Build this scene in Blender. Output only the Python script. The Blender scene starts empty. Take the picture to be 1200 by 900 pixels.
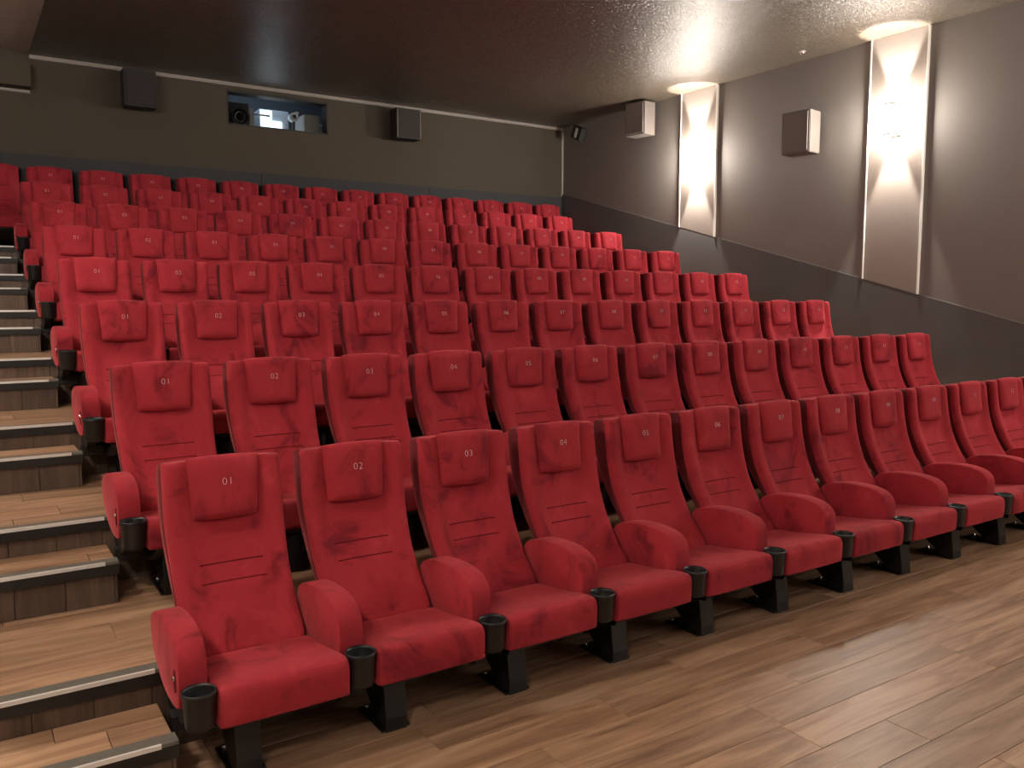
import bpy, bmesh, math, random
from mathutils import Vector, Matrix
from mathutils.bvhtree import BVHTree
random.seed(7)
PI = math.pi
scene = bpy.context.scene
COL = scene.collection

# ------------------------------------------------------------------ camera, world, exposure
CAM_Z = 1.641
cam_d = bpy.data.cameras.new('camera')
cam_d.sensor_width = 36.0
cam_d.lens = 988.9 / 1200.0 * 36.0
cam_d.clip_start = 0.05
cam = bpy.data.objects.new('camera', cam_d)
COL.objects.link(cam)
cam.location = (0, 0, CAM_Z)
cam.rotation_euler = (PI / 2 - 0.0998, 0, -0.5818)
scene.camera = cam

world = bpy.data.worlds.new('world')
scene.world = world
world.use_nodes = True
world.node_tree.nodes['Background'].inputs[0].default_value = (0.9, 0.85, 0.8, 1)
world.node_tree.nodes['Background'].inputs[1].default_value = 0.0

vs = scene.view_settings
vs.view_transform = 'Standard'
vs.look = 'None'
vs.gamma = 1.0
vs.use_curve_mapping = False
vs.exposure = 0.0

LAMP_COL = (1.0, 0.90, 0.79)
GLOW = 325.0            # strength of the frosted sconce glass
SPOT_UP, SPOT_DOWN = 420.0, 300.0

# ------------------------------------------------------------------ materials
MATS = {}
def new_mat(name):
    m = bpy.data.materials.new(name); m.use_nodes = True
    MATS[name] = m
    nt = m.node_tree
    return m, nt, nt.nodes['Principled BSDF']
def N(nt, typ, **kw):
    n = nt.nodes.new(typ)
    for k, v in kw.items(): setattr(n, k, v)
    return n
def plain(name, col, rough=0.6, metal=0.0, spec=0.5, noise=0.0, bump=0.0, scale=30.0):
    m, nt, b = new_mat(name)
    b.inputs['Base Color'].default_value = (*col, 1)
    b.inputs['Roughness'].default_value = rough
    b.inputs['Metallic'].default_value = metal
    b.inputs['Specular IOR Level'].default_value = spec
    tc = N(nt, 'ShaderNodeTexCoord')
    nz = N(nt, 'ShaderNodeTexNoise'); nz.inputs['Scale'].default_value = scale; nz.inputs['Detail'].default_value = 4
    nt.links.new(tc.outputs['Object'], nz.inputs['Vector'])
    if noise:
        mx = N(nt, 'ShaderNodeMix', data_type='RGBA')
        mx.inputs['A'].default_value = (*[c * (1 - noise) for c in col], 1)
        mx.inputs['B'].default_value = (*[min(1, c * (1 + noise)) for c in col], 1)
        nt.links.new(nz.outputs['Fac'], mx.inputs['Factor'])
        nt.links.new(mx.outputs['Result'], b.inputs['Base Color'])
    if bump:
        bp = N(nt, 'ShaderNodeBump'); bp.inputs['Strength'].default_value = bump; bp.inputs['Distance'].default_value = 0.01
        nt.links.new(nz.outputs['Fac'], bp.inputs['Height'])
        nt.links.new(bp.outputs['Normal'], b.inputs['Normal'])
    return m
def random_coords(nt, spread=40.0):
    tc = N(nt, 'ShaderNodeTexCoord'); oi = N(nt, 'ShaderNodeObjectInfo')
    mu = N(nt, 'ShaderNodeMath', operation='MULTIPLY'); mu.inputs[1].default_value = spread
    nt.links.new(oi.outputs['Random'], mu.inputs[0])
    ad = N(nt, 'ShaderNodeVectorMath', operation='ADD')
    nt.links.new(tc.outputs['Object'], ad.inputs[0]); nt.links.new(mu.outputs[0], ad.inputs[1])
    return ad.outputs[0], oi.outputs['Random']
def ramp(nt, fac, stops):
    r = N(nt, 'ShaderNodeValToRGB')
    els = r.color_ramp.elements
    while len(els) < len(stops): els.new(0.5)
    for e, (p, c) in zip(els, stops): e.position = p; e.color = (*c, 1)
    nt.links.new(fac, r.inputs['Fac'])
    return r.outputs['Color']

def velvet(name, dark, mid, light):
    m, nt, b = new_mat(name)
    co, rnd = random_coords(nt)
    mp = N(nt, 'ShaderNodeMapping'); mp.inputs['Scale'].default_value = (1.0, 1.0, 0.75)
    nt.links.new(co, mp.inputs['Vector'])
    n1 = N(nt, 'ShaderNodeTexNoise'); n1.inputs['Scale'].default_value = 5.0; n1.inputs['Detail'].default_value = 5; n1.inputs['Roughness'].default_value = 0.62; n1.inputs['Distortion'].default_value = 0.8
    nt.links.new(mp.outputs[0], n1.inputs['Vector'])
    col = ramp(nt, n1.outputs['Fac'], [(0.33, dark), (0.47, mid), (0.56, mid), (0.72, light)])
    nt.links.new(col, b.inputs['Base Color'])
    b.inputs['Roughness'].default_value = 0.9
    b.inputs['Specular IOR Level'].default_value = 0.15
    b.inputs['Sheen Weight'].default_value = 0.35
    b.inputs['Sheen Roughness'].default_value = 0.45
    b.inputs['Sheen Tint'].default_value = (1.0, 0.25, 0.27, 1)
    n2 = N(nt, 'ShaderNodeTexNoise'); n2.inputs['Scale'].default_value = 260
    nt.links.new(co, n2.inputs['Vector'])
    bp = N(nt, 'ShaderNodeBump'); bp.inputs['Strength'].default_value = 0.12; bp.inputs['Distance'].default_value = 0.002
    nt.links.new(n2.outputs['Fac'], bp.inputs['Height']); nt.links.new(bp.outputs['Normal'], b.inputs['Normal'])
    return m

def wood(name, tones, rough=0.4):
    """laminate board, grain along the object's own x axis, tone of its own for each board"""
    m, nt, b = new_mat(name)
    co, rnd = random_coords(nt, 23.0)
    mp = N(nt, 'ShaderNodeMapping'); mp.inputs['Scale'].default_value = (0.9, 9.0, 9.0)
    nt.links.new(co, mp.inputs['Vector'])
    n1 = N(nt, 'ShaderNodeTexNoise'); n1.inputs['Scale'].default_value = 1.6; n1.inputs['Detail'].default_value = 7; n1.inputs['Roughness'].default_value = 0.6; n1.inputs['Distortion'].default_value = 0.9
    nt.links.new(mp.outputs[0], n1.inputs['Vector'])
    mp2 = N(nt, 'ShaderNodeMapping'); mp2.inputs['Scale'].default_value = (3.0, 90.0, 90.0)
    nt.links.new(co, mp2.inputs['Vector'])
    n2 = N(nt, 'ShaderNodeTexNoise'); n2.inputs['Scale'].default_value = 1.0; n2.inputs['Detail'].default_value = 3
    nt.links.new(mp2.outputs[0], n2.inputs['Vector'])
    col = ramp(nt, n1.outputs['Fac'], [(0.28, tones[0]), (0.45, tones[1]), (0.58, tones[2]), (0.75, tones[3])])
    hsv = N(nt, 'ShaderNodeHueSaturation')
    mr = N(nt, 'ShaderNodeMapRange'); mr.inputs['To Min'].default_value = 0.82; mr.inputs['To Max'].default_value = 1.12
    nt.links.new(rnd, mr.inputs['Value']); nt.links.new(mr.outputs[0], hsv.inputs['Value'])
    nt.links.new(col, hsv.inputs['Color'])
    mx = N(nt, 'ShaderNodeMix', data_type='RGBA', blend_type='MULTIPLY'); mx.inputs['Factor'].default_value = 0.35
    nt.links.new(hsv.outputs[0], mx.inputs['A']); nt.links.new(n2.outputs['Fac'], mx.inputs['B'])
    nt.links.new(mx.outputs['Result'], b.inputs['Base Color'])
    b.inputs['Roughness'].default_value = rough
    b.inputs['Specular IOR Level'].default_value = 0.5
    bp = N(nt, 'ShaderNodeBump'); bp.inputs['Strength'].default_value = 0.08; bp.inputs['Distance'].default_value = 0.002
    nt.links.new(n2.outputs['Fac'], bp.inputs['Height']); nt.links.new(bp.outputs['Normal'], b.inputs['Normal'])
    return m

def woodwool(name, c0, c1, rough=0.55, spec=0.5):
    m, nt, b = new_mat(name)
    tc = N(nt, 'ShaderNodeTexCoord')
    mp = N(nt, 'ShaderNodeMapping'); mp.inputs['Scale'].default_value = (1.0, 2.2, 1.0); mp.inputs['Rotation'].default_value = (0, 0, 0.5)
    nt.links.new(tc.outputs['Object'], mp.inputs['Vector'])
    n1 = N(nt, 'ShaderNodeTexNoise'); n1.inputs['Scale'].default_value = 14; n1.inputs['Detail'].default_value = 5; n1.inputs['Distortion'].default_value = 2.5
    nt.links.new(mp.outputs[0], n1.inputs['Vector'])
    nt.links.new(ramp(nt, n1.outputs['Fac'], [(0.3, c0), (0.7, c1)]), b.inputs['Base Color'])
    b.inputs['Roughness'].default_value = rough; b.inputs['Specular IOR Level'].default_value = spec
    bp = N(nt, 'ShaderNodeBump'); bp.inputs['Strength'].default_value = 0.6; bp.inputs['Distance'].default_value = 0.02
    nt.links.new(n1.outputs['Fac'], bp.inputs['Height']); nt.links.new(bp.outputs['Normal'], b.inputs['Normal'])
    return m

def emit(name, col, strength):
    m, nt, b = new_mat(name)
    b.inputs['Base Color'].default_value = (*col, 1)
    b.inputs['Emission Color'].default_value = (*col, 1)
    b.inputs['Emission Strength'].default_value = strength
    return m

velvet('velvet', (0.20, 0.015, 0.024), (0.37, 0.029, 0.042), (0.46, 0.046, 0.060))
plain('stitch', (0.15, 0.011, 0.014), 0.9, spec=0.1, noise=0.2)
plain('number_thread', (0.75, 0.60, 0.60), 0.8, noise=0.1)
plain('black_plastic', (0.012, 0.012, 0.013), 0.38, noise=0.2)
plain('black_steel', (0.010, 0.010, 0.010), 0.45, noise=0.2)
plain('dark_gap', (0.004, 0.004, 0.004), 0.9)
plain('chrome', (0.75, 0.75, 0.76), 0.22, metal=1.0)
wood('floor_wood', [(0.24, 0.125, 0.070), (0.44, 0.255, 0.150), (0.58, 0.36, 0.225), (0.70, 0.47, 0.31)], 0.40)
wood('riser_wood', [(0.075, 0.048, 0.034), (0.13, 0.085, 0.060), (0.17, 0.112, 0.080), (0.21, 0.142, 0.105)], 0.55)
plain('screed', (0.045, 0.030, 0.022), 0.8, noise=0.2)
plain('nosing_rubber', (0.15, 0.145, 0.125), 0.5, noise=0.2)
plain('nosing_black', (0.015, 0.014, 0.013), 0.5, noise=0.2)
velvet('velvet_shaded', (0.085, 0.010, 0.013), (0.135, 0.016, 0.020), (0.17, 0.022, 0.026))  # seat velvet with the shade between neighbouring backrests put into its colour
plain('dado_side', (0.125, 0.123, 0.127), 0.9, spec=0.15, noise=0.08, bump=0.1, scale=90)
plain('bounce_white', (0.80, 0.80, 0.80), 0.8, noise=0.02)
plain('aluminium', (0.88, 0.87, 0.84), 0.35, metal=0.15, noise=0.05)
plain('wall_fabric', (0.086, 0.072, 0.054), 0.85, spec=0.2, noise=0.06, bump=0.1, scale=60)
plain('wall_side', (0.215, 0.195, 0.180), 0.7, spec=0.3, noise=0.05, bump=0.06, scale=70)
plain('dado_felt', (0.058, 0.060, 0.066), 0.9, spec=0.15, noise=0.08, bump=0.1, scale=90)
woodwool('ceiling_dark', (0.030, 0.025, 0.020), (0.150, 0.122, 0.092), 0.34, 0.7)
woodwool('ceiling_light', (0.34, 0.295, 0.245), (0.58, 0.51, 0.42), 0.7, 0.3)
plain('trim_grey', (0.34, 0.31, 0.28), 0.6, noise=0.05)
plain('trim_white', (0.80, 0.78, 0.74), 0.5, noise=0.03)
plain('panel_board', (0.26, 0.225, 0.20), 0.6, noise=0.05, bump=0.05)
plain('speaker_black', (0.020, 0.019, 0.018), 0.6, noise=0.2)
plain('speaker_grille', (0.028, 0.022, 0.020), 0.75, noise=0.4, bump=0.3, scale=300)
plain('speaker_grey', (0.16, 0.142, 0.13), 0.6, noise=0.1)
plain('grille_grey', (0.20, 0.18, 0.165), 0.8, noise=0.3, bump=0.3, scale=300)
plain('white_metal', (0.75, 0.73, 0.70), 0.4, noise=0.03)
plain('booth_grey', (0.20, 0.22, 0.26), 0.7, noise=0.1)
plain('beige_box', (0.34, 0.33, 0.31), 0.5, noise=0.05)
plain('booth_white', (0.75, 0.80, 0.86), 0.5, noise=0.03)
plain('lens_glass', (0.01, 0.012, 0.016), 0.06, spec=0.9)
emit('sconce_glow', LAMP_COL, GLOW)
emit('booth_tube', (0.62, 0.80, 1.0), 14.0)
emit('door_glow', (0.80, 0.92, 1.0), 1.6)  # lit look of the booth cabinet doors, put in as emission
g, nt, b = new_mat('pane_glass')
b.inputs['Base Color'].default_value = (0.95, 0.97, 0.97, 1); b.inputs['Roughness'].default_value = 0.02
b.inputs['Transmission Weight'].default_value = 1.0; b.inputs['IOR'].default_value = 1.15

# ------------------------------------------------------------------ helpers
def tag(o, label=None, cat=None, group=None, kind=None):
    if label: o['label'] = label
    if cat: o['category'] = cat
    if group: o['group'] = group
    if kind: o['kind'] = kind
    return o
def mesh_from(bm, name, mat, smooth=False):
    bmesh.ops.recalc_face_normals(bm, faces=bm.faces)
    me = bpy.data.meshes.new(name); bm.to_mesh(me); bm.free()
    me.materials.append(MATS[mat])
    if smooth:
        for p in me.polygons: p.use_smooth = True
    if smooth == 'sharp': me.set_sharp_from_angle(angle=math.radians(38))
    return me
def link(name, me, parent=None, loc=None, rot=None):
    o = bpy.data.objects.new(name, me); COL.objects.link(o)
    if parent: o.parent = parent
    if loc: o.location = loc
    if rot: o.rotation_euler = rot
    return o
def empty(name, loc=(0, 0, 0), rz=0.0):
    o = bpy.data.objects.new(name, None); COL.objects.link(o)
    o.empty_display_size = 0.1
    o.location = loc; o.rotation_euler = (0, 0, rz)
    return o
def add_box(bm, x0, x1, y0, y1, z0, z1):
    v = [bm.verts.new((x, y, z)) for z in (z0, z1) for y in (y0, y1) for x in (x0, x1)]
    for f in ((0, 2, 3, 1), (4, 5, 7, 6), (0, 1, 5, 4), (2, 6, 7, 3), (0, 4, 6, 2), (1, 3, 7, 5)):
        bm.faces.new([v[i] for i in f])
def box_mesh(name, mat, *b, bevel=0.0, seg=2):
    bm = bmesh.new(); add_box(bm, *b)
    if bevel: bmesh.ops.bevel(bm, geom=bm.edges[:], offset=bevel, segments=seg, profile=0.6, affect='EDGES')
    return mesh_from(bm, name, mat, smooth=False)
def add_lathe(bm, prof, cx, cy, n=20, a0=0.0, a1=2 * PI):
    """surface of revolution about the vertical through (cx, cy); prof = [(r, z), ...]"""
    full = abs(a1 - a0 - 2 * PI) < 1e-6
    k = n if full else n + 1
    rings = []
    for r, z in prof:
        rings.append([bm.verts.new((cx + r * math.cos(a0 + (a1 - a0) * i / n), cy + r * math.sin(a0 + (a1 - a0) * i / n), z)) for i in range(k)])
    for a, c in zip(rings, rings[1:]):
        for i in range(n):
            j = (i + 1) % k
            bm.faces.new((a[i], a[j], c[j], c[i]))
    return rings
def add_loft(bm, rings, cap=True):
    vv = [[bm.verts.new(p) for p in r] for r in rings]
    n = len(vv[0])
    for a, c in zip(vv, vv[1:]):
        for i in range(n):
            j = (i + 1) % n
            bm.faces.new((a[i], a[j], c[j], c[i]))
    if cap:
        bm.faces.new(list(reversed(vv[0]))); bm.faces.new(vv[-1])
def subdivided(bm, name, mat, levels=1):
    me = mesh_from(bm, name + '_cage', mat, True)
    o = bpy.data.objects.new('cage', me); COL.objects.link(o)
    md = o.modifiers.new('s', 'SUBSURF'); md.levels = levels; md.render_levels = levels
    dg = bpy.context.evaluated_depsgraph_get(); dg.update()
    out = bpy.data.meshes.new_from_object(o.evaluated_get(dg))
    bpy.data.objects.remove(o); bpy.data.meshes.remove(me)
    out.name = name
    for p in out.polygons: p.use_smooth = True
    return out
def side_profile(bm, prof, hw, r):
    """a side-view outline (y, z) given a width of 2*hw along x with rounded flanks"""
    cy = sum(p[0] for p in prof) / len(prof); cz = sum(p[1] for p in prof) / len(prof)
    def inset(d):
        out = []
        n = len(prof)
        for i in range(n):
            a, c = Vector(prof[i - 1]), Vector(prof[(i + 1) % n])
            t = (c - a).normalized(); nrm = Vector((t.y, -t.x))
            p = Vector(prof[i])
            if nrm.dot(Vector((cy, cz)) - p) < 0: nrm = -nrm
            out.append(p + nrm * d)
        return out
    rings = []
    for x, d in ((-hw, r), (-hw + r * 0.3, r * 0.3), (-hw + r, 0.0), (0, 0.0), (hw - r, 0.0), (hw - r * 0.3, r * 0.3), (hw, r)):
        rings.append([(x, q.x, q.y) for q in inset(d)])
    add_loft(bm, rings)

# ------------------------------------------------------------------ layout numbers (metres)
PITCH, ROW, RISE = 0.56, 1.133, 0.310
X_FIRST = 0.872                 # middle of the seat next to the stairs
Y_TOP = 3.425                   # top of the front row's backrests
Y_PLAT = 3.17                   # front edge of the second row's platform
XL, XR, YB, YF, ZC = -1.40, 8.61, 11.56, -7.5, 4.472
XS = 0.88                       # edge between the two ceilings
ROWS, SEATS = 8, 13

# ------------------------------------------------------------------ setting: shell
def struct(name, me, label, parent=None):
    o = link(name, me, parent)
    if parent is None: tag(o, label, name.split('_')[0], kind='structure')
    return o
floor = struct('floor', box_mesh('floor', 'screed', XL, XR, YF, YB, -0.20, -0.010), 'brown wood-look floor in front of the first seat row')

T = 0.18
bm = bmesh.new()
PX0, PX1, PZ0, PZ1 = 3.125, 4.52, 3.935, 4.385       # projection port
add_box(bm, XL - T, PX0, YB, YB + T, -0.2, ZC + 0.2)
add_box(bm, PX1, XR + T, YB, YB + T, -0.2, ZC + 0.2)
add_box(bm, PX0, PX1, YB, YB + T, -0.2, PZ0)
add_box(bm, PX0, PX1, YB, YB + T, PZ1, ZC + 0.2)
wall_back = struct('wall_back', mesh_from(bm, 'wall_back', 'wall_fabric'), 'brown fabric back wall with the projection port')
wall_right = struct('wall_right', box_mesh('wall_right', 'wall_side', XR, XR + T, YF - T, YB, -0.2, ZC + 0.2), 'grey brown side wall with the glowing sconces')
wall_left = struct('wall_left', box_mesh('wall_left', 'wall_side', XL - T, XL, YF - T, YB, -0.2, ZC + 0.2), 'grey brown side wall beside the stairs')
wall_front = struct('wall_front', box_mesh('wall_front', 'wall_fabric', XL, XR, YF - T, YF, -0.2, ZC + 0.2), 'dark wall at the screen end of the hall')
ceiling = struct('ceiling', box_mesh('ceiling', 'ceiling_dark', XS, XR, YF, YB, ZC, ZC + 0.2), 'dark textured ceiling over the seat rows')
ceil2 = struct('ceiling', box_mesh('ceiling_aisle', 'ceiling_light', XL, XS, YF, YB, ZC + 0.02, ZC + 0.2), 'paler textured ceiling strip above the stairs')
soffit = struct('trim_1', box_mesh('soffit', 'wall_fabric', XL, XS - 0.01, YB - 0.22, YB, 4.065, 4.33), 'grey boxed beam high on the back wall above the stairs')
struct('trim_2', box_mesh('trim_2', 'trim_grey', XL, XS - 0.01, YB - 0.03, YB, 4.030, 4.062), 'pale strip under the boxed beam')
struct('trim_3', box_mesh('trim_3', 'trim_grey', XS, XR, YB - 0.025, YB, ZC - 0.045, ZC), 'pale strip where back wall meets ceiling')
struct('trim_4', box_mesh('trim_4', 'trim_grey', XR - 0.035, XR, YB - 0.03, YB, 3.36, ZC - 0.045), 'pale upright strip in the far corner of the hall')
# dado along the back wall, in joined felt panels
dado = empty('baseboard_back'); tag(dado, 'dark blue grey felt panels along the foot of the back wall', 'baseboard', kind='structure')
xs = [XL, 0.55, 3.55, 6.10, XR - 0.02]
for a, c in zip(xs, xs[1:]):
    link('panel', box_mesh('dado_panel', 'dado_felt', a + 0.003, c - 0.003, YB - 0.018, YB, 2.17, 3.335), dado)
# raked dado on the side walls
def rake(y): return 1.87 + 0.268 * (y - 5.85)
def raked(name, x0, x1, label):
    bm = bmesh.new()
    y0, y1 = -0.8, YB - 0.02
    pr = [(y0, 0.0), (y1, 0.0), (y1, rake(y1)), (y0, max(0.1, rake(y0)))]
    add_loft(bm, [[(x, y, z) for y, z in pr] for x in (x0, x1)])
    return struct(name, mesh_from(bm, name, 'dado_side'), label)
raked('baseboard_right', XR - 0.02, XR, 'dark felt dado rising along the sconce wall')
raked('baseboard_left', XL, XL + 0.02, 'dark felt dado rising along the stairs wall')

# ------------------------------------------------------------------ floor boards
PL, PW, GAP = 1.24, 0.19, 0.0025
def board_mesh(length, width, thick, mat, name='plank'):
    return box_mesh(name, mat, -length / 2 + GAP / 2, length / 2 - GAP / 2, -width / 2 + GAP / 2, width / 2 - GAP / 2, -thick, 0, bevel=0.0012, seg=1)
board_cache = {}
def board(length, width, thick, mat):
    k = (round(length, 3), round(width, 3), thick, mat)
    if k not in board_cache: board_cache[k] = board_mesh(length, width, thick, mat)
    return board_cache[k]
def lay(parent, x0, x1, y0, y1, z, thick=0.012, mat='floor_wood', origin=None):
    """rows of boards running along x; the last row is cut to fit"""
    y = y0
    i = 0
    while y < y1 - 1e-4:
        w = min(PW, y1 - y)
        off = random.uniform(0.15, 1.0) * PL
        x = x0
        first = True
        while x < x1 - 1e-4:
            l = min(off if first else PL, x1 - x)
            if x1 - (x + l) < 0.08: l = x1 - x
            first = False
            ox, oy, oz = origin or (0, 0, 0)
            o = link('plank', board(l, w, thick, mat), parent, (x + l / 2 - ox, y + w / 2 - oy, z - oz))
            x += l
        y += w
        i += 1
y0f = Y_PLAT - PW * 17
lay(floor, XL, XR, y0f, Y_PLAT, 0.0)
bm = bmesh.new(); add_box(bm, XL, XR, YF, y0f, -0.012, 0.0)
link('floor_remainder', mesh_from(bm, 'floor_remainder', 'floor_wood'), floor)

# ------------------------------------------------------------------ platforms and aisle steps
ORD = ['', 'first', 'second', 'third', 'fourth', 'fifth', 'sixth', 'seventh', 'eighth', 'ninth', 'tenth', 'eleventh', 'twelfth', 'thirteenth', 'fourteenth', 'fifteenth', 'sixteenth']
def nosing(parent, x0, x1, y, z):
    bm = bmesh.new()
    pr = [(y - 0.012, z + 0.006), (y + 0.055, z + 0.006), (y + 0.055, z + 0.0005), (y + 0.0, z + 0.0005), (y + 0.0, z - 0.045), (y - 0.012, z - 0.045)]
    add_loft(bm, [[(x, a, c) for a, c in pr] for x in (x0, x1)])
    n = link('step_nosing', mesh_from(bm, 'step_nosing', 'nosing_rubber'), parent)
    bm = bmesh.new(); add_box(bm, x0, x1, y - 0.015, y - 0.0118, z - 0.050, z - 0.006)
    link('nosing_face', mesh_from(bm, 'nosing_face', 'nosing_black'), n)
    bm = bmesh.new(); add_box(bm, x0, x1 - 0.055, y - 0.0175, y - 0.006, z - 0.006, z + 0.0085)
    link('metal_strip', mesh_from(bm, 'metal_strip', 'aluminium'), n)
def riser_boards(parent, x0, x1, y, z0, z1):
    x = x0
    w = PW
    while x < x1 - 1e-4:
        ww = min(w, x1 - x)
        # board lies in the riser plane with the grain upright
        o = link('riser_board', board(z1 - z0, ww, 0.012, 'riser_wood'), parent, (x + ww / 2, y - 0.012, (z0 + z1) / 2))
        o.matrix_local = Matrix.Translation((x + ww / 2, y - 0.012, (z0 + z1) / 2)) @ Matrix(((0, 1, 0, 0), (0, 0, -1, 0), (-1, 0, 0, 0), (0, 0, 0, 1)))
        x += ww
X_STEP, X_LONG = 0.535, 0.585
for r in range(2, ROWS + 1):
    y = Y_PLAT + (r - 2) * ROW
    z = RISE * (r - 1)
    y_next = y + ROW if r < ROWS else YB - 0.018
    bm = bmesh.new()
    add_box(bm, XL + 0.02, XR - 0.02, y, y_next, 0.0, z - 0.012)
    pf = link('platform', mesh_from(bm, 'platform', 'screed'))
    tag(pf, f'wood-look platform carrying the {ORD[r]} seat row from the front', 'platform', kind='structure')
    riser_boards(pf, XL + 0.02, XR - 0.02, y + 0.0, z - RISE, z - 0.012)
    lay(pf, XL + 0.02, 1.40, y, y_next, z)
    bm = bmesh.new(); add_box(bm, 1.40, XR - 0.02, y, y_next, z - 0.012, z)
    link('deck', mesh_from(bm, 'deck', 'floor_wood'), pf)
    nosing(pf, XL + 0.02, X_LONG, y - 0.012, z)
    # the half step in front of it
    ys, zs = y - 0.32, z - RISE + 0.185
    bm = bmesh.new(); add_box(bm, XL + 0.02, X_STEP, ys, y - 0.014, z - RISE + 0.0005, zs - 0.012)
    st = link('aisle_step', mesh_from(bm, 'aisle_step', 'riser_wood'))
    tag(st, f'wooden half step of the stairs, {ORD[r-1]} from the bottom', 'step', kind='structure')
    riser_boards(st, XL + 0.02, X_STEP, ys, z - RISE + 0.0005, zs - 0.012)
    lay(st, XL + 0.02, X_STEP, ys, y - 0.014, zs)
    nosing(st, XL + 0.02, X_STEP + 0.006, ys - 0.012, zs)

# ------------------------------------------------------------------ cinema seat (origin: floor under the top of its backrest, facing -y)
def back_y(z):                         # front face of the backrest in side view
    pts = [(0.25, -0.340), (0.30, -0.300), (0.33, -0.272), (0.36, -0.240), (0.40, -0.195), (0.45, -0.147), (0.50, -0.107), (0.55, -0.073), (0.60, -0.045), (0.65, -0.023), (0.70, -0.005), (0.75, 0.009), (0.80, 0.020), (0.85, 0.028), (0.90, 0.034), (1.0, 0.040), (1.1, 0.042)]
    for (a, ya), (c, yc) in zip(pts, pts[1:]):
        if z <= c: return ya + (yc - ya) * (z - a) / (c - a)
    return pts[-1][1]
HALF = [(0.0, 0.0), (0.07, 0.0), (0.125, -0.003), (0.155, -0.014), (0.180, -0.030), (0.205, -0.038), (0.226, -0.034), (0.239, -0.016), (0.243, 0.01), (0.242, 0.45), (0.236, 0.90), (0.12, 0.98), (0.0, 1.0)]
def back_ring(z, sx=1.0, sy=1.0, bol=1.0):
    depth = 0.035 + 0.010 * max(0.0, min(1.0, (z - 0.40) / 0.5))      # the back grows thicker towards the head
    pts = []
    for x, y in HALF:
        yy = y * bol if y < 0 else (y if y < 0.02 else y * depth)
        pts.append((x * sx * 0.976, 0.02 + (yy - 0.02) * sy))
    ring = [(x, y) for x, y in pts] + [(-x, y) for x, y in reversed(pts[1:-1])]
    yb = back_y(z)
    return [(x, y + yb, z) for x, y in ring]
def make_backrest():
    bm = bmesh.new()
    lv = [(0.314, 0.88, 0.70, .4), (0.320, 0.93, 0.95, .5), (0.345, 0.945, 1, .6), (0.39, 0.95, 1, .7), (0.45, 0.955, 1, .85), (0.53, 0.96, 1, 1), (0.61, 0.975, 1, 1), (0.69, 0.99, 1, 1), (0.77, 1, 1, 1), (0.85, 1, 1, 1), (0.92, 0.998, 1, .95), (0.965, 0.995, 1, .85), (0.988, 0.99, 0.97, .75), (0.999, 0.975, 0.88, .6), (1.002, 0.93, 0.70, .4)]
    add_loft(bm, [back_ring(z, a, b_, c) for z, a, b_, c in lv])
    return subdivided(bm, 'backrest', 'velvet')
def make_seam(z, back):
    bvh = BVHTree.FromPolygons([v.co for v in back.vertices], [p.vertices for p in back.polygons])
    bm = bmesh.new()
    rings = []
    for i in range(13):
        x = -0.125 + 0.25 * i / 12
        y = bvh.ray_cast(Vector((x, -1.0, z)), Vector((0, 1, 0)))[0].y
        rings.append([(x, y + 0.0022 * math.cos(k * PI / 3), z + 0.0028 * math.sin(k * PI / 3)) for k in range(6)])
    add_loft(bm, rings)
    return mesh_from(bm, 'seam', 'stitch', True)
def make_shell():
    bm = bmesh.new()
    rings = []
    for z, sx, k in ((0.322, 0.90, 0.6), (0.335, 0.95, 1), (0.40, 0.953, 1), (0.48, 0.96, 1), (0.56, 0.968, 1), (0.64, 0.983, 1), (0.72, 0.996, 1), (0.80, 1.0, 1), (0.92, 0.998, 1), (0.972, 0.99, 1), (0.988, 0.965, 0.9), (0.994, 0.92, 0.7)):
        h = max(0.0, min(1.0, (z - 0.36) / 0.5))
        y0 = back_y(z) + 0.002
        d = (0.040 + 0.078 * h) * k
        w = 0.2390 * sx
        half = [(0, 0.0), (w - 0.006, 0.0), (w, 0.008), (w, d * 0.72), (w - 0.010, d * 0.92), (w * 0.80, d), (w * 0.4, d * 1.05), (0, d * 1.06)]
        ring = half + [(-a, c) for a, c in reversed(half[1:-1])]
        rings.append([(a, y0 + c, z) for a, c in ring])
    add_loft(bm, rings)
    return mesh_from(bm, 'back_cover', 'velvet_shaded', 'sharp')
def make_headrest():
    bm = bmesh.new()
    nu, nv = 14, 12
    z0, z1 = 0.768, 1.012
    grid = {}
    for side in (0, 1):
        for j in range(nv + 1):
            for i in range(nu + 1):
                u = math.sin((-1 + 2 * i / nu) * PI / 2); v = math.sin((-1 + 2 * j / nv) * PI / 2)
                edge = i in (0, nu) or j in (0, nv)
                if side and edge: continue
                zz = (z0 + z1) / 2 + v * (z1 - z0) / 2
                hw = 0.128 + 0.016 * (v + 1) / 2
                zz += 0.006 * (1 - u * u) * v
                th = (max(0.0, 1 - u ** 6) * max(0.0, 1 - v ** 6)) ** 0.5
                y = back_y(zz) - 0.004
                y += (-(0.044 - 0.010 * v) * th) if side == 0 else (0.03 * th)
                grid[side, i, j] = bm.verts.new((u * hw, y, zz))
    for side in (0, 1):
        for j in range(nv):
            for i in range(nu):
                q = [grid.get((side, a, c)) or grid[0, a, c] for a, c in ((i, j), (i + 1, j), (i + 1, j + 1), (i, j + 1))]
                try: bm.faces.new(q)
                except ValueError: pass
    return mesh_from(bm, 'headrest', 'velvet', True)
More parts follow.
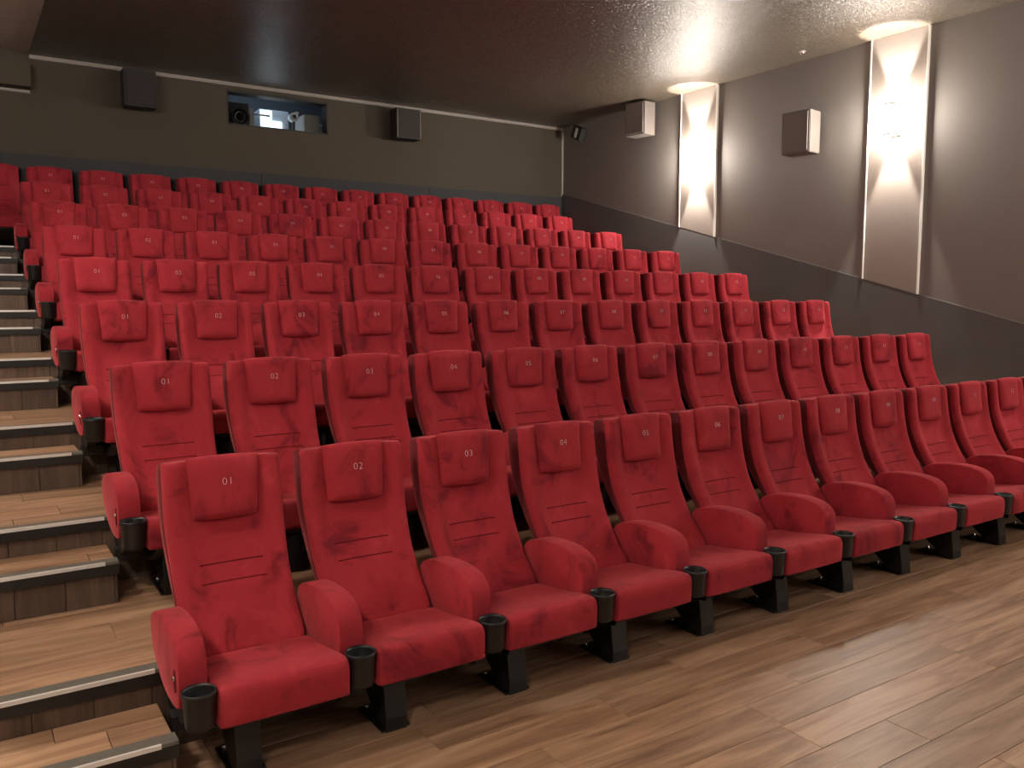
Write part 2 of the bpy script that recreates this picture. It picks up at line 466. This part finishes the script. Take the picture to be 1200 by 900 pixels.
def make_cushion():
    bm = bmesh.new()
    pr = [(-0.268, 0.222), (-0.262, 0.26), (-0.262, 0.300), (-0.275, 0.327), (-0.38, 0.334), (-0.50, 0.352), (-0.60, 0.371), (-0.66, 0.381), (-0.697, 0.382), (-0.714, 0.374), (-0.724, 0.355), (-0.726, 0.33), (-0.724, 0.285), (-0.722, 0.250), (-0.716, 0.242), (-0.60, 0.232), (-0.40, 0.222)]
    side_profile(bm, pr, 0.227, 0.014)
    return subdivided(bm, 'seat_cushion', 'velvet')
def make_pan():
    bm = bmesh.new()
    pr = [(-0.265, 0.225), (-0.265, 0.15), (-0.34, 0.120), (-0.46, 0.130), (-0.58, 0.175), (-0.67, 0.222), (-0.68, 0.238), (-0.45, 0.228)]
    side_profile(bm, pr, 0.205, 0.025)
    return mesh_from(bm, 'seat_pan', 'black_plastic', True)
def make_arm():
    bm = bmesh.new()
    ctl = [(-0.592, 0.305), (-0.600, 0.35), (-0.602, 0.40), (-0.598, 0.455), (-0.578, 0.493), (-0.538, 0.518), (-0.47, 0.532), (-0.40, 0.534), (-0.30, 0.527), (-0.21, 0.508), (-0.155, 0.478), (-0.140, 0.43), (-0.16, 0.36), (-0.22, 0.320), (-0.30, 0.285), (-0.42, 0.262), (-0.55, 0.275)]
    pr = []
    n = len(ctl)
    for i in range(n):
        p0, p1, p2, p3 = (Vector(ctl[(i + k) % n]) for k in (-1, 0, 1, 2))
        for t in (0.0, 0.33, 0.67):
            pr.append(tuple(0.5 * ((2 * p1) + (p2 - p0) * t + (2 * p0 - 5 * p1 + 4 * p2 - p3) * t * t + (3 * p1 - p0 - 3 * p2 + p3) * t ** 3)))
    side_profile(bm, pr, 0.047, 0.009)
    me = mesh_from(bm, 'armrest', 'velvet', 'sharp')
    return me
def make_cup():
    bm = bmesh.new()
    add_lathe(bm, [(0.0, 0.262), (0.042, 0.262), (0.047, 0.270), (0.0525, 0.372), (0.056, 0.376), (0.056, 0.385), (0.052, 0.388), (0.049, 0.377), (0.043, 0.278), (0.0, 0.276)], 0, 0, 24)
    bmesh.ops.remove_doubles(bm, verts=bm.verts, dist=1e-5)
    return mesh_from(bm, 'cup_holder', 'black_plastic', True)
def make_bracket():
    bm = bmesh.new()
    pr = [(-0.64, 0.28), (-0.64, 0.335), (-0.58, 0.33), (-0.30, 0.31), (-0.265, 0.30), (-0.265, 0.19), (-0.34, 0.16), (-0.50, 0.19)]
    side_profile(bm, pr, 0.022, 0.004)
    return mesh_from(bm, 'arm_bracket', 'black_steel')
def make_beam():
    return box_mesh('cross_beam', 'black_steel', -0.32, 0.22, -0.44, -0.38, 0.14, 0.20, bevel=0.004, seg=1)
def make_leg():
    bm = bmesh.new()
    pr = [(-0.605, 0.0), (-0.605, 0.05), (-0.585, 0.19), (-0.40, 0.19), (-0.42, 0.09), (-0.50, 0.03), (-0.50, 0.0)]
    side_profile(bm, pr, 0.045, 0.004)
    return mesh_from(bm, 'leg', 'black_steel')
BACK = make_backrest()
M = dict(back=BACK, seam1=make_seam(0.598, BACK), seam2=make_seam(0.532, BACK), shell=make_shell(), head=make_headrest(), cush=make_cushion(), pan=make_pan(),
         arm=make_arm(), cup=make_cup(), bracket=make_bracket(), beam=make_beam(), leg=make_leg(),
         foot=box_mesh('foot_plate', 'black_steel', -0.06, 0.06, -0.60, -0.37, 0.0, 0.010, bevel=0.002, seg=1))
bm = bmesh.new(); add_lathe(bm, [(0.0, 0.022), (0.007, 0.022), (0.009, 0.017), (0.009, 0.010)], 0, 0, 8)
bmesh.ops.remove_doubles(bm, verts=bm.verts, dist=1e-5); M['bolt'] = mesh_from(bm, 'bolt', 'chrome')
# oval slot with a screw on the outer face of the aisle armrests
bm = bmesh.new()
add_loft(bm, [[(x, -0.555 + 0.016 * s * math.cos(k * PI / 8) + 0.0, 0.375 + 0.040 * s * math.sin(k * PI / 8)) for k in range(16)] for x, s in ((0.0, 1.0), (-0.004, 1.0), (-0.005, 0.85))])
M['slot'] = mesh_from(bm, 'end_slot', 'stitch')
bm = bmesh.new()
add_loft(bm, [[(x, -0.555 + 0.009 * s * math.cos(k * PI / 6), 0.385 + 0.009 * s * math.sin(k * PI / 6)) for k in range(12)] for x, s in ((-0.004, 1.0), (-0.009, 0.9), (-0.010, 0.6))])
M['screw'] = mesh_from(bm, 'end_screw', 'chrome')

NUM = {}
def number_mesh(n):
    if n in NUM: return NUM[n]
    cu = bpy.data.curves.new('num', 'FONT'); cu.body = f'{n:02d}'; cu.size = 0.043; cu.align_x = 'CENTER'; cu.align_y = 'CENTER'
    cu.extrude = 0.0008; cu.resolution_u = 3; cu.space_character = 1.12; cu.offset = -0.0011
    o = bpy.data.objects.new('num', cu); COL.objects.link(o)
    dg = bpy.context.evaluated_depsgraph_get(); dg.update()
    me = bpy.data.meshes.new_from_object(o.evaluated_get(dg))
    bpy.data.objects.remove(o); bpy.data.curves.remove(cu)
    me.materials.clear(); me.materials.append(MATS['number_thread'])
    # stand the lettering upright against the cushion of the headrest
    zc = 0.915
    tilt = math.atan2(back_y(0.94) - back_y(0.88) + 0.004, 0.06)
    me.transform(Matrix.Translation((0.006, back_y(zc) - 0.0500, zc)) @ Matrix.Rotation(PI / 2 - tilt, 4, 'X'))
    me.name = f'number_{n:02d}'
    NUM[n] = me
    return me

def seat(x, row, n, label, slot=False, end=False):
    y = Y_TOP + (row - 1) * ROW; z = RISE * (row - 1)
    t = empty('cinema_seat', (x, y, z))
    tag(t, label, 'seat', 'red velvet cinema seats')
    bk = link('backrest', M['back'], t); link('seam', M['seam1'], bk); link('seam', M['seam2'], bk)
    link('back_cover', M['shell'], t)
    h = link('headrest', M['head'], t); link('seat_number', number_mesh(n), h)
    link('seat_cushion', M['cush'], t); link('seat_pan', M['pan'], t); link('cross_beam', M['beam'], t)
    ax = 0.272 if row == ROWS else 0.28
    for sx in ((-ax, ax) if end else (-ax,)):
        a = link('armrest', M['arm'], t, (sx, 0, 0))
        if slot and sx < 0:
            s = link('end_slot', M['slot'], a, (-0.0455, 0, 0)); link('end_screw', M['screw'], a, (-0.0455, 0, 0))
        link('arm_bracket', M['bracket'], t, (sx, 0, 0))
        link('cup_holder', M['cup'], t, (sx, -0.682, -0.003))
    l = link('leg', M['leg'], t, (-0.105, 0, 0))
    link('foot_plate', M['foot'], l)
    for bx in (-0.035, 0.035): link('bolt', M['bolt'], l, (bx, -0.395, 0))
    return t
ROWNAME = {1: 'front row'}
for r in range(2, 8): ROWNAME[r] = f'{ORD[r]} row from the front'
for r in range(1, 8):
    for i in range(SEATS):
        if i == 0: pos = 'next to the stairs'
        elif i == SEATS - 1: pos = 'last towards the sconce wall'
        else: pos = f'{ORD[i+1]} from the stairs'
        seat(X_FIRST + i * PITCH, r, i + 1, f'red velvet cinema seat, {ROWNAME[r]}, {pos}', slot=(i == 0), end=(i == SEATS - 1))
for i in range(-3, 14):
    if i < -1: lab = f'red velvet cinema seat, last row above the stairs, {ORD[i+4]} from the stairs wall'
    elif i == -1: lab = 'red velvet cinema seat in the last row at the head of the stairs'
    else: lab = f'red velvet cinema seat, last row by the back wall, {ORD[14-i]} from the sconce wall'
    seat(1.015 + i * 0.5520, 8, i + 4 if i < 0 else i + 1, lab, slot=(i == -3), end=(i == 13))

# ------------------------------------------------------------------ wall sconces and their panels
SCONCE_Z = 3.56
LEFT_LIT = (1, 2, 3)
SCONCE_Y = [8.44, 5.52, 2.60, -0.32, -3.24, -6.16]  # the last is an unseen sconce added for more frontal light
def sconce(side, y, label, plabel):
    s = 1 if side == 'right' else -1
    xw = XR if s > 0 else XL
    rz = 0.0 if s > 0 else PI           # local -x points into the room
    # panel
    bot = lambda yy: max(rake(yy), 0.4) + 0.005
    hw = 0.335
    p = empty('wall_panel', (xw, y, 0.0)); tag(p, plabel, 'panel', 'sconce panels')
    def prism(name, mat, x0, x1, y0, y1, par):
        bm = bmesh.new()
        pr = [(y0, bot(y + y0)), (y1, bot(y + y1)), (y1, ZC - 0.002), (y0, ZC - 0.002)]
        add_loft(bm, [[(x * -s, a, c) for a, c in pr] for x in (x0, x1)])
        return link(name, mesh_from(bm, name, mat), par)
    prism('board', 'panel_board', 0.0, 0.022, -hw + 0.012, hw - 0.012, p)
    prism('edge_trim', 'trim_white', 0.0, 0.034, -hw, -hw + 0.012, p)
    prism('edge_trim', 'trim_white', 0.0, 0.034, hw - 0.012, hw, p)
    # sconce
    t = empty('wall_sconce', (xw - s * 0.0225, y, SCONCE_Z), rz); tag(t, label, 'sconce', 'wall sconces')
    bm = bmesh.new(); add_box(bm, -0.022, -0.0005, -0.055, 0.055, -0.17, 0.17)
    bmesh.ops.bevel(bm, geom=bm.edges[:], offset=0.004, segments=1, affect='EDGES')
    link('backplate', mesh_from(bm, 'backplate', 'white_metal'), t)
    bm = bmesh.new(); add_lathe(bm, [(0.066, -0.145), (0.070, -0.140), (0.070, 0.140), (0.066, 0.145)], -0.095, 0, 20)
    link('glass_cylinder', mesh_from(bm, 'glass_cylinder', 'sconce_glow', True), t)
    for sg in (-1, 1):
        bm = bmesh.new(); z = sg * 0.147
        add_lathe(bm, [(0.060, z), (0.075, z), (0.075, z + sg * 0.02), (0.060, z + sg * 0.02), (0.060, z)], -0.095, 0, 20)
        rg = link('rim', mesh_from(bm, 'rim', 'white_metal', False), t)
        bm = bmesh.new(); add_box(bm, -0.030, -0.018, -0.012, 0.012, z - 0.008, z + 0.008); link('bracket', mesh_from(bm, 'bracket', 'white_metal'), rg)
        ld = bpy.data.lights.new('beam', 'SPOT'); ld.energy = SPOT_UP if sg > 0 else SPOT_DOWN
        ld.color = LAMP_COL; ld.spot_size = math.radians(50); ld.spot_blend = 0.30; ld.shadow_soft_size = 0.03
        lo = bpy.data.objects.new('beam', ld); COL.objects.link(lo); lo.parent = t
        lo.location = (-0.095, 0, sg * 0.10)
        lo.rotation_euler = (0, 0, 0) if sg < 0 else (PI, 0, 0)
for i, y in enumerate(SCONCE_Y):
    where = ['nearest the back wall', 'beside the fourth seat row', 'beside the front row', 'ahead of the front row', 'midway to the screen', 'added unseen nearest the screen'][i]
    sconce('right', y, f'glowing wall sconce {where}, on the wall across from the stairs', f'tall board panel with white edges behind the sconce {where}')
    if i in LEFT_LIT: sconce('left', y, f'glowing wall sconce {where}, on the wall by the stairs', f'tall board panel by the stairs behind the sconce {where}')

# ------------------------------------------------------------------ loudspeakers
def speaker(loc, rz, w, h, d, label, body, grille, tilt=0.0, strips=False):
    """front towards local -y, origin at the middle of the back"""
    t = empty('loudspeaker', loc, rz); tag(t, label, 'speaker', 'surround loudspeakers')
    t.rotation_euler = (tilt, 0, rz)
    bm = bmesh.new()
    pr = [(-w / 2, 0), (w / 2, 0), (w / 2 , -d), (-w / 2, -d)]
    add_loft(bm, [[(x * k, y * k2, z) for x, y in pr] for z, k, k2 in ((-h / 2, 1, 1), (h / 2, 1, 1))])
    bmesh.ops.bevel(bm, geom=bm.edges[:], offset=0.008, segments=2, affect='EDGES')
    link('cabinet', mesh_from(bm, 'cabinet', body), t)
    link('grille', box_mesh('grille', grille, -w / 2 + 0.025, w / 2 - 0.025, -d - 0.010, -d + 0.004, -h / 2 + 0.02, h / 2 - 0.02, bevel=0.004, seg=1), t)
    for sx in ((-1, 1) if strips else ()):
        link('edge_strip', box_mesh('edge_strip', 'trim_grey' if body == 'speaker_black' else body, sx * (w / 2 - 0.018) - 0.004, sx * (w / 2 - 0.018) + 0.004, -d - 0.004, -d + 0.002, -h / 2 + 0.015, h / 2 - 0.015), t)
    link('wall_bracket', box_mesh('wall_bracket', 'speaker_black', -0.04, 0.04, -0.01, 0.14, -0.05, 0.05), t)
speaker((2.02, YB - 0.10, 4.185), 0.0, 0.37, 0.44, 0.22, 'black loudspeaker on the back wall above the stairs end', 'speaker_black', 'speaker_grille')
speaker((5.62, YB - 0.10, 4.165), 0.0, 0.40, 0.42, 0.22, 'black loudspeaker on the back wall beside the projection port', 'speaker_black', 'speaker_grille', strips=True)
speaker((XR - 0.10, 9.42, 4.215), -PI / 2 + 0.15, 0.36, 0.46, 0.24, 'grey loudspeaker on the side wall near the far corner', 'speaker_grey', 'grille_grey')
speaker((XR - 0.10, 6.62, 3.575), -PI / 2 + 0.15, 0.36, 0.48, 0.24, 'grey loudspeaker on the side wall between the two sconces', 'speaker_grey', 'grille_grey')

# small tilted emergency lamp high in the far corner
t = empty('emergency_lamp', (XR - 0.002, 11.02, 4.30)); tag(t, 'small tilted dark lamp with a pale stripe in the far corner', 'lamp')
t.rotation_euler = (0.45, 0.0, 0.0)
link('housing', box_mesh('housing', 'speaker_black', -0.13, -0.03, -0.12, 0.12, -0.10, 0.10, bevel=0.01), t)
link('lens_strip', box_mesh('lens_strip', 'white_metal', -0.136, -0.128, -0.03, 0.03, -0.075, 0.075), t)
link('wall_mount', box_mesh('wall_mount', 'speaker_black', -0.035, 0.0, -0.05, 0.05, -0.05, 0.05), t)
# two tiny ceiling fittings
for loc, lab in (((8.29, 6.535, ZC), 'tiny ceiling fitting between the two sconces'), ((8.338, 9.58, ZC), 'tiny ceiling fitting above the far side loudspeaker')):
    t = empty('ceiling_fitting', loc); tag(t, lab, 'fitting')
    bm = bmesh.new(); add_lathe(bm, [(0.0, -0.030), (0.016, -0.030), (0.022, -0.018), (0.022, -0.008)], 0, 0, 12); link('knob', mesh_from(bm, 'knob', 'chrome', True), t)
    bm = bmesh.new(); add_lathe(bm, [(0.0, -0.008), (0.035, -0.008), (0.040, 0.0)], 0, 0, 14); link('base_ring', mesh_from(bm, 'base_ring', 'trim_grey', True), t)

# ------------------------------------------------------------------ projection port and booth
BY0, BY1 = YB + T, YB + T + 1.5
for nm, bb in (('wall_booth_back', (PX0 - 0.7, PX1 + 0.7, BY1, BY1 + 0.05, 3.0, 4.9)), ('wall_booth_left', (PX0 - 0.75, PX0 - 0.70, BY0, BY1, 3.0, 4.9)),
               ('wall_booth_right', (PX1 + 0.70, PX1 + 0.75, BY0, BY1, 3.0, 4.9)), ('floor_booth', (PX0 - 0.75, PX1 + 0.75, BY0, BY1, 2.95, 3.0)), ('ceiling_booth', (PX0 - 0.75, PX1 + 0.75, BY0, BY1, 4.9, 4.95))):
    struct(nm, box_mesh(nm, 'booth_grey', *bb), 'blue grey ' + nm.replace('_', ' ') + ' of the projection room')
win = empty('window_1', ((PX0 + PX1) / 2, YB, PZ0)); tag(win, 'projection port glazed with clear glass', 'window', kind='structure')
W2 = (PX1 - PX0) / 2; HH = PZ1 - PZ0
bm = bmesh.new()
for b in ((-W2, -W2 + 0.02, 0.0, T, 0, HH), (W2 - 0.02, W2, 0.0, T, 0, HH), (-W2, W2, 0.0, T, 0, 0.02), (-W2, W2, 0.0, T, HH - 0.03, HH)): add_box(bm, *b)
link('window_frame', mesh_from(bm, 'window_frame', 'speaker_black'), win)
link('pane', box_mesh('pane', 'pane_glass', -W2 + 0.02, W2 - 0.02, T - 0.02, T - 0.014, 0.02, HH - 0.03), win)
def cyl_y(name, mat, r0, r1, y0, y1, x, z, parent, n=24, hole=0.0):
    bm = bmesh.new()
    pr = [(0.0, y0), (r0, y0), (r1, y1), (0.0, y1)] if not hole else [(hole, y0 + 0.03), (hole, y0), (r0, y0), (r1, y1), (0, y1)]
    rings = []
    for r, y in pr: rings.append([bm.verts.new((x + r * math.cos(2 * PI * k / n), y, z + r * math.sin(2 * PI * k / n))) for k in range(n)])
    for a, c in zip(rings, rings[1:]):
        for k in range(n): bm.faces.new((a[k], a[(k + 1) % n], c[(k + 1) % n], c[k]))
    bmesh.ops.remove_doubles(bm, verts=bm.verts, dist=1e-5)
    return link(name, mesh_from(bm, name, mat, True), parent)
# projector standing on a pedestal so that its lens looks through the port
yq = BY0 + 0.06
pj = empty('film_projector', (3.47, yq, 3.0)); tag(pj, 'dark projector with a round black lens in the projection port', 'projector')
link('body', box_mesh('body', 'speaker_black', -0.30, 0.10, 0.30, 0.85, 0.80, 1.35, bevel=0.01), pj)
ln = cyl_y('lens_barrel', 'speaker_black', 0.125, 0.135, 0.0, 0.32, -0.10, 1.105, pj, hole=0.10)
cyl_y('lens_glass', 'lens_glass', 0.098, 0.098, 0.03, 0.05, -0.10, 1.105, ln)
cyl_y('lens_ring', 'beige_box', 0.07, 0.072, 0.022, 0.03, -0.10, 1.105, ln, hole=0.062)
link('pedestal', box_mesh('pedestal', 'speaker_black', -0.25, 0.05, 0.35, 0.80, 0.0, 0.80), pj)
ck = empty('filter_post', (3.535, yq + 0.05, 3.0)); tag(ck, 'pale narrow upright post beside the round lens', 'post')
link('post', box_mesh('post', 'beige_box', -0.03, 0.03, 0, 0.06, 0.0, 1.24, bevel=0.004), ck)
link('foot', box_mesh('foot', 'speaker_black', -0.09, 0.09, -0.04, 0.12, 0.0, 0.03), ck)
link('cross_arm', box_mesh('cross_arm', 'beige_box', 0.03, 0.26, 0.02, 0.04, 1.16, 1.18), ck)
cb = empty('equipment_cabinet', (3.98, yq + 0.55, 3.0)); tag(cb, 'white cabinet with doors given a glow in the projection booth', 'cabinet')
link('carcass', box_mesh('carcass', 'booth_white', -0.18, 0.24, 0.0, 0.4, 0.0, 1.36, bevel=0.005), cb)
link('door', box_mesh('door', 'door_glow', -0.175, -0.01, -0.015, 0.0, 0.05, 1.34), cb)
link('door', box_mesh('door', 'door_glow', 0.0, 0.13, -0.03, -0.015, 0.05, 1.20), cb)
cm = empty('port_camera', (4.13, yq + 0.02, 3.0)); tag(cm, 'small white camera with a round lens in the projection port', 'camera')
cyl_y('camera_body', 'booth_white', 0.060, 0.060, 0.0, 0.12, 0, 1.19, cm, hole=0.03)
cyl_y('lens', 'lens_glass', 0.03, 0.03, 0.02, 0.05, 0, 1.19, cm)
link('stand', box_mesh('stand', 'speaker_black', -0.015, 0.015, 0.04, 0.07, 0.0, 1.14), cm)
link('tilt_arm', box_mesh('tilt_arm', 'booth_white', 0.03, 0.08, 0.05, 0.07, 1.25, 1.275), cm)
bx = empty('digital_projector', (4.39, yq, 3.0)); tag(bx, 'plain pale grey box projector at the end of the port', 'projector')
link('casing', box_mesh('casing', 'beige_box', -0.13, 0.09, 0.0, 0.45, 0.80, 1.235, bevel=0.006), bx)
link('pedestal', box_mesh('pedestal', 'speaker_black', -0.10, 0.06, 0.05, 0.40, 0.0, 0.80), bx)
link('side_lever', box_mesh('side_lever', 'booth_white', 0.09, 0.15, 0.02, 0.05, 1.10, 1.125), bx)
tb = empty('fluorescent_tube', (3.85, yq + 0.50, 4.62)); tag(tb, 'bluish white strip lamp under the booth ceiling', 'lamp')
bm = bmesh.new(); add_box(bm, -0.45, 0.45, -0.03, 0.03, -0.03, 0.0); link('tube', mesh_from(bm, 'tube', 'booth_tube'), tb)
link('batten', box_mesh('batten', 'white_metal', -0.48, 0.48, -0.04, 0.04, 0.0, 0.28), tb)

# ------------------------------------------------------------------ unseen screen added to bounce light onto the seats
ps = empty('added_bounce_screen', (3.6, YF, 0.0)); tag(ps, 'unseen white screen added to bounce light onto the seat rows', 'screen')
link('added_screen_cloth', box_mesh('added_screen_cloth', 'bounce_white', -4.1, 4.1, 0.04, 0.05, 0.75, 4.2), ps)
bm = bmesh.new()
for b in ((-4.25, -4.1, 0.0, 0.08, 0.6, 4.35), (4.1, 4.25, 0.0, 0.08, 0.6, 4.35), (-4.1, 4.1, 0.0, 0.08, 0.6, 0.75), (-4.1, 4.1, 0.0, 0.08, 4.2, 4.35)): add_box(bm, *b)
link('added_screen_frame', mesh_from(bm, 'added_screen_frame', 'speaker_black'), ps)
